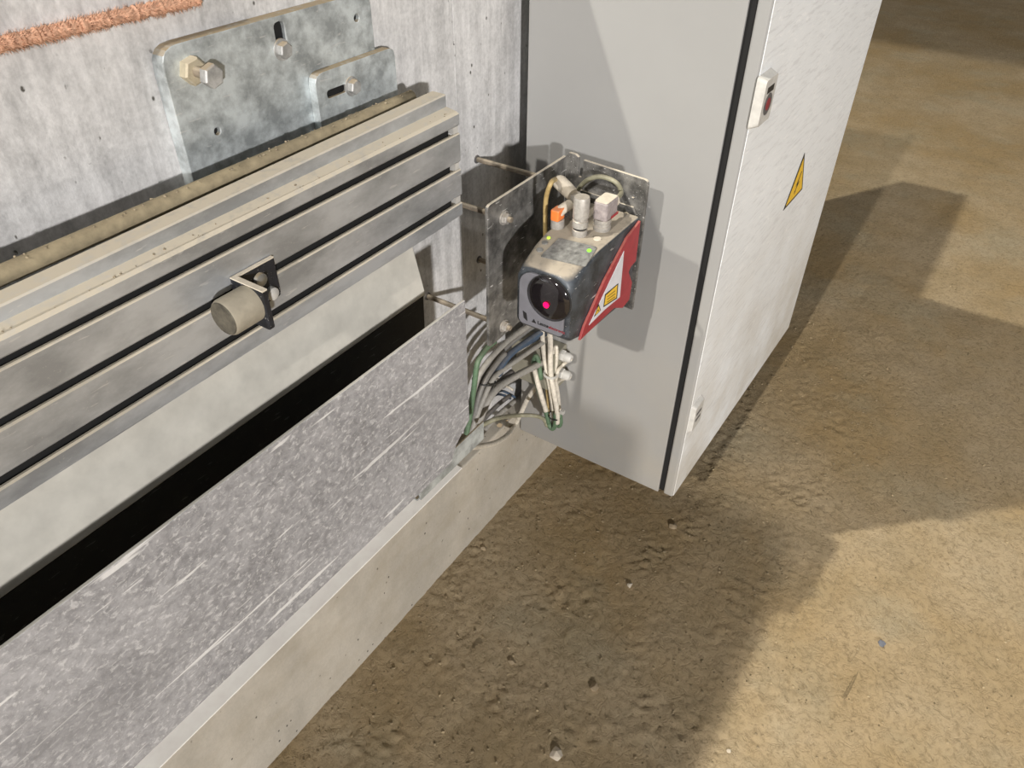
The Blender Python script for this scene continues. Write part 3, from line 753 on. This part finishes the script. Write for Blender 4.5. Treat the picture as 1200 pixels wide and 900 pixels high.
# voltage warning triangle
tri = [HY(u, v, ydf-.0008) for u, v in ((943.3, 179), (940.3, 221.5), (918, 247))]
prism('warning_sign', tri, (0, .0006, 0), M['ink'], dr)
ct = sum(tri, Vector())/3
prism('warning_field', [ct+(p-ct)*.82-UY*.0003 for p in tri], (0, -.0003, 0), M['yellow'], dr)
hh = (tri[0]-(tri[1]+tri[2])/2).length
bolt_ = [(.10, .34), (-.12, -.02), (.02, .0), (-.10, -.16), (-.13, -.12), (-.10, -.25), (.0, -.17), (-.05, -.17), (.14, .05), (.0, .04), (.16, .32)]
prism('lightning_mark', [ct+UX*a_*hh*.8+UZ*b_*hh*.75-UY*.0007 for a_, b_ in bolt_], (0, -.0002, 0), M['ink'], dr)
# small foot bracket below the cabinet
pf = HZ(803, 592, .0)
ft = prism('foot_post', [(pf.x+.02, pf.y+.05, 0), (pf.x+.035, pf.y+.05, 0), (pf.x+.035, pf.y+.05, zbt), (pf.x+.02, pf.y+.05, zbt)], (0, .015, 0), M['pipe'], tk, .001) if 0 else None

# ------------------------------------------------------------------ junction box on the cabinet side
tj = thing('junction_box', 'small dusty junction box with two white cable glands on cabinet side', 'junction box', (XC, -.1, .45))
jt = HX(640, 402, XC-.03); 
bxa = HX(609, 412, XC); bxb = HX(655, 405, XC-.05); bzl = HX(625, 448, XC-.04)
jy0 = -.040; jy1 = HX(658, 420, XC-.02).y
jz1 = HX(640, 402, XC-.02).z; jz0 = HX(640, 446, XC-.02).z
box('box_body', (XC-.045, jy1, jz0), (XC-.0005, jy0, jz1), M['box'], tj, .002)
for (u, v) in ((668, 420), (664, 440)):
    p = HX(u, v, XC-.022); p = Vector((p.x, jy1+.001, p.z))
    hexprof('cable_gland', p, -UY, .010, .0115, M['white'], tj, .2)
    lathe('gland_nut', p-UY*.010, -UY, [(0, .0095), (.010, .0095), (.014, .0065)], M['white'], tj, 16)

# ------------------------------------------------------------------ cable bundles
GA = 'cables running down behind the panel'
def ya(lst, y0=-.10, y1=-.10):
    n = len(lst); return [HY(u, v, y0+(y1-y0)*i/(n-1)) for i, (u, v) in enumerate(lst)]
A = [
 ('grey cable nearest the steel bracket edge, topmost of the left bundle', [(630, 372), (620, 381), (593, 401), (567, 430), (556, 455), (550, 486), (545, 515)], .0050, 'c_lgrey', -.105),
 ('dark grey cable under the topmost one in the left bundle', [(632, 378), (614, 390), (580, 419), (564, 444), (558, 470), (553, 490), (548, 515)], .0048, 'c_grey', -.095),
 ('grey cable in the middle of the left bundle', [(636, 400), (610, 414), (587, 430), (570, 450), (562, 473), (556, 492), (550, 516)], .0048, 'c_grey', -.10),
 ('cream grey cable coming from the junction box side into the left bundle', [(642, 398), (632, 404), (604, 423), (580, 441), (567, 466), (558, 490), (550, 512)], .0048, 'c_lgrey', -.112),
 ('thick dusty grey cable at the lower edge of the left bundle', [(640, 422), (625, 430), (604, 441), (585, 453), (573, 467), (564, 487), (553, 512)], .0066, 'c_lgrey', -.110),
 ('dark grey cable low in the left bundle beside the thick one', [(600, 436), (588, 446), (578, 457), (570, 472), (562, 492), (552, 514)], .0060, 'c_dgrey', -.100),
 ('thin dark cable at the back of the left bundle', [(622, 400), (596, 416), (574, 437), (562, 462), (555, 486), (549, 512)], .0042, 'c_dgrey', -.085),
 ('blue cable passing under the scanner', [(640, 386), (630, 392), (612, 404), (598, 415), (588, 428), (580, 440)], .0060, 'c_blue', -.108),
 ('second dark blue cable below the first blue one', [(640, 392), (620, 402), (603, 416), (592, 430), (584, 440)], .0042, 'c_blue', -.098),
 ('cream cable just below the blue ones', [(644, 394), (632, 399), (613, 410), (603, 418)], .0050, 'c_cream', -.10),
 ('green cable at the left edge of the bundle beside the panel', [(580, 400), (570, 408), (560, 424), (557, 442), (555, 458), (551, 486), (546, 512)], .0046, 'c_green', -.118),
 ('grey violet cable left of the middle of the bundle', [(592, 414), (585, 422), (571, 442), (562, 462), (556, 488), (549, 513)], .0046, 'c_grey', -.108),
 ('pale cable lying low by the concrete ledge', [(603, 470), (592, 479), (578, 492), (566, 506), (556, 520)], .0048, 'c_lgrey', -.07),
 ('dark cable lying on the ledge beside the pale one', [(597, 464), (584, 474), (570, 488), (558, 504)], .0044, 'c_dgrey', -.075),
]
for lb, pts, r, mt, y in A: cable(lb, ya(pts, y, y+.0), r, mt, 'cable', GA)
cable('olive cable curving from the tray to the hanging cable loop', [HY(560, 500, -.13), HY(567, 497, -.135), HY(584, 490, -.15), HX(604, 487, .93), HX(625, 487, .96), HX(637, 491, .985), HX(641, 499, .99)], .0040, 'c_olive')
cable('grey cable bending up from the tray to the cabinet side', [HY(552, 524, -.14), HY(562, 523, -.12), HY(580, 519, -.10), HY(593, 511, -.08), HX(603, 499, 1.03), HX(610, 485, 1.036), HX(619, 466, 1.038), HX(630, 451, 1.036), HX(634, 443, 1.034)], .0050, 'c_cream')
XBd = 1.0
def hx(lst, x=XBd): return [HX(u, v, x) for u, v in lst]
B = [
 ('cream cable at the left of the hanging bundle, running up behind the scanner', [(635, 380), (636, 400), (638, 420), (642, 440), (646, 462), (649, 486), (648, 498)], .0046, 'c_cream', 1.0),
 ('cream cable in the middle of the hanging bundle', [(643, 382), (645, 400), (645, 424), (646, 442), (650, 465), (653, 484), (653, 496)], .0050, 'c_cream', .993),
 ('short cream cable loop at the right of the hanging bundle', [(648, 436), (647, 424), (649, 410), (652, 407), (652, 424), (650, 438), (654, 462), (656, 486)], .0036, 'c_cream', 1.008),
 ('green topped cable loop at the left of the hanging bundle', [(634, 444), (631, 424), (628, 417), (625, 426), (628, 445), (634, 466), (640, 484), (643, 496)], .0046, 'c_green', .99),
 ('cream cable on the left flank of the loop', [(626, 432), (630, 448), (635, 466), (640, 482)], .0050, 'c_cream', .984),
 ('thin brown wire inside the hanging bundle', [(639, 440), (641, 460), (643, 484), (642, 500)], .0026, 'c_yellow', 1.01),
 ('green cable turning round at the bottom of the hanging loop', [(641, 488), (644, 499), (648, 502), (651, 496), (651, 484)], .0050, 'c_green', .992),
 ('small green cable turn at the bottom right of the hanging loop', [(651, 490), (654, 499), (657, 496), (656, 484)], .0044, 'c_green', 1.0),
]
for lb, pts, r, mt, x in B: cable(lb, hx(pts, x), r, mt, 'cable', 'cables in the hanging loop below the scanner')
cable('short cream cable from the upper gland into the bundle', [Vector((XC-.022, jy1-.022, HX(668, 420, XC-.022).z)), HX(660, 427, 1.03), HX(654, 434, 1.01), HX(651, 446, 1.005)], .0036, 'c_cream')
cable('short cream cable from the lower gland into the bundle', [Vector((XC-.022, jy1-.022, HX(664, 440, XC-.022).z)), HX(657, 445, 1.03), HX(652, 450, 1.01), HX(650, 462, 1.005)], .0036, 'c_cream')
# cable ties
def tie(label, c, rx, axis, mat, wd=.003, squash=1.0):
    u, v, d = basis(axis); n = 22; vs = []; fs = []
    for (t, rr) in ((-wd/2, 1), (wd/2, 1), (wd/2, .9), (-wd/2, .9)):
        for k in range(n):
            a = 2*math.pi*k/n; vs.append(c+d*t+(u*math.cos(a)+v*math.sin(a)*squash)*rx*rr)
    for i in range(4):
        for k in range(n): fs.append((i*n+k, i*n+(k+1) % n, ((i+1) % 4)*n+(k+1) % n, ((i+1) % 4)*n+k))
    e = link('cable_tie', mesh('cable_tie', vs, fs), M[mat]); tag(e, label, 'cable tie')
    return e
tie('white cable tie round the upper part of the hanging bundle', HX(645, 438, .998), .0135, (0, -.15, 1), 'white', .005)
k_ = tie('black cable tie round the lower part of the hanging bundle', HX(650, 487, .996), .0130, (0, -.15, 1), 'ink', .003)
kk = HX(659, 483, .99); box('tie_head', kk-Vector((.004, .004, .004)), kk+Vector((.004, .004, .004)), M['white'], k_, .001)['label'] = 'pale square tie head'
tie('thin black cable tie round the left bundle behind the bracket', HY(567, 446, -.100), .021, (.35, 0, 1), 'ink', .0025)
# blue and white loose wire ends
for i, (a_, b_, mt, lb) in enumerate((((588, 458), (604, 466), 'c_blue', 'loose blue wire end in the dark gap by the cabinet'), ((590, 452), (601, 457), 'c_cream', 'loose white wire end above the blue one'), ((584, 462), (598, 467), 'c_blue', 'lower loose blue wire end touching the wall ledge'))):
    cable(lb, [HY(a_[0]-6, a_[1]+2, -.05), HY(*a_, -.045), HY((a_[0]+b_[0])/2, (a_[1]+b_[1])/2-1, -.045), HY(*b_, -.05)], .0026, mt, 'wire', None, None, 'wire')
# rubble on the ledge
p = HZ(589, 494, zk)
for i in range(3):
    vs, fs = lump((0, 0, 0), (.008, .005, .006)[i], i+5, .6); o = link('mortar_crumb', mesh('mortar_crumb', vs, fs), M['stone_t'])
    q_ = (HZ(585, 499, zk), HZ(594, 494, zk), HZ(600, 491, zk))[i]
    o.location = (q_.x, min(-.006, max(q_.y, -KF+.004)), zk+.003)
    tag(o, ('largest mortar crumb on the concrete ledge below the cables', 'middle small mortar crumb on the concrete ledge', 'mortar crumb on the ledge nearest the cabinet')[i], 'crumb')

# ------------------------------------------------------------------ fibre seam on the wall
def rope():
    a = HY(-60, 66, -.006); b = HY(232, -2, -.006)
    N = 120; path = [a.lerp(b, i/N) for i in range(N+1)]
    rs = [.0058*(1+.35*noise.noise(Vector((i*.6, 0, 0)))) for i in range(N+1)]
    vs, fs = tubev(path, rs, 10)
    for i in range(1800):                      # stray fibres
        t = random.random(); c = a.lerp(b, t); an = random.uniform(0, 2*math.pi); d = Vector((random.uniform(-.8, .8), -abs(math.cos(an)), math.sin(an))).normalized()
        c = c+Vector((0, -abs(math.cos(an)), math.sin(an)))*.0045; s = random.uniform(.003, .007); wv = d.cross(UX).normalized()*.0006 if abs(d.x) < .99 else UZ*.0006
        k = len(vs); vs += [c-wv, c+wv, c+d*s+UX*random.uniform(-.002, .002)]; fs.append((k, k+1, k+2))
    o = link('fibre_strand', mesh('fibre_strand', vs, fs), M['rope']); tag(o, 'fuzzy orange brown fibre strand stretched along the wall above the plate', 'strand')
rope()

# ------------------------------------------------------------------ unseen cabinet added behind the camera to shade the near floor
td_ = thing('shadow_cabinet', 'unseen tall grey steel cabinet added behind the camera to shade the floor', 'cabinet', (-1.2, -.38, 0))
box('cabinet_body', (-1.45, -.615, .06), (-1.0, -.05, 1.69), M['cab'], td_, .004)
box('plinth', (-1.43, -.60, -.01), (-1.02, -.07, .06), M['gasket_shade'], td_)
box('door', (-1.44, -.635, .08), (-1.01, -.616, 1.67), M['door'], td_, .004)
box('handle', (-1.05, -.65, .85), (-1.03, -.635, 1.0), M['black'], td_, .003)

tg = thing('shadow_gantry', 'unseen steel beam on a column, added to shade the far floor', 'gantry', (1.5, 3.6, 0))  # beam and column added out of view to shade the far floor
box('beam', (1.24, .95, 3.95), (1.72, 3.9, 4.3), M['cab'], tg, .01)
box('column', (1.36, 3.5, 0), (1.66, 3.8, 3.95), M['cab'], tg, .01)

box('shade_box', (-1.40, -.40, 1.69), (-1.0, -.06, 1.81), M['cab'], td_, .003)  # extra box added on top to shade the control cabinet's lower side
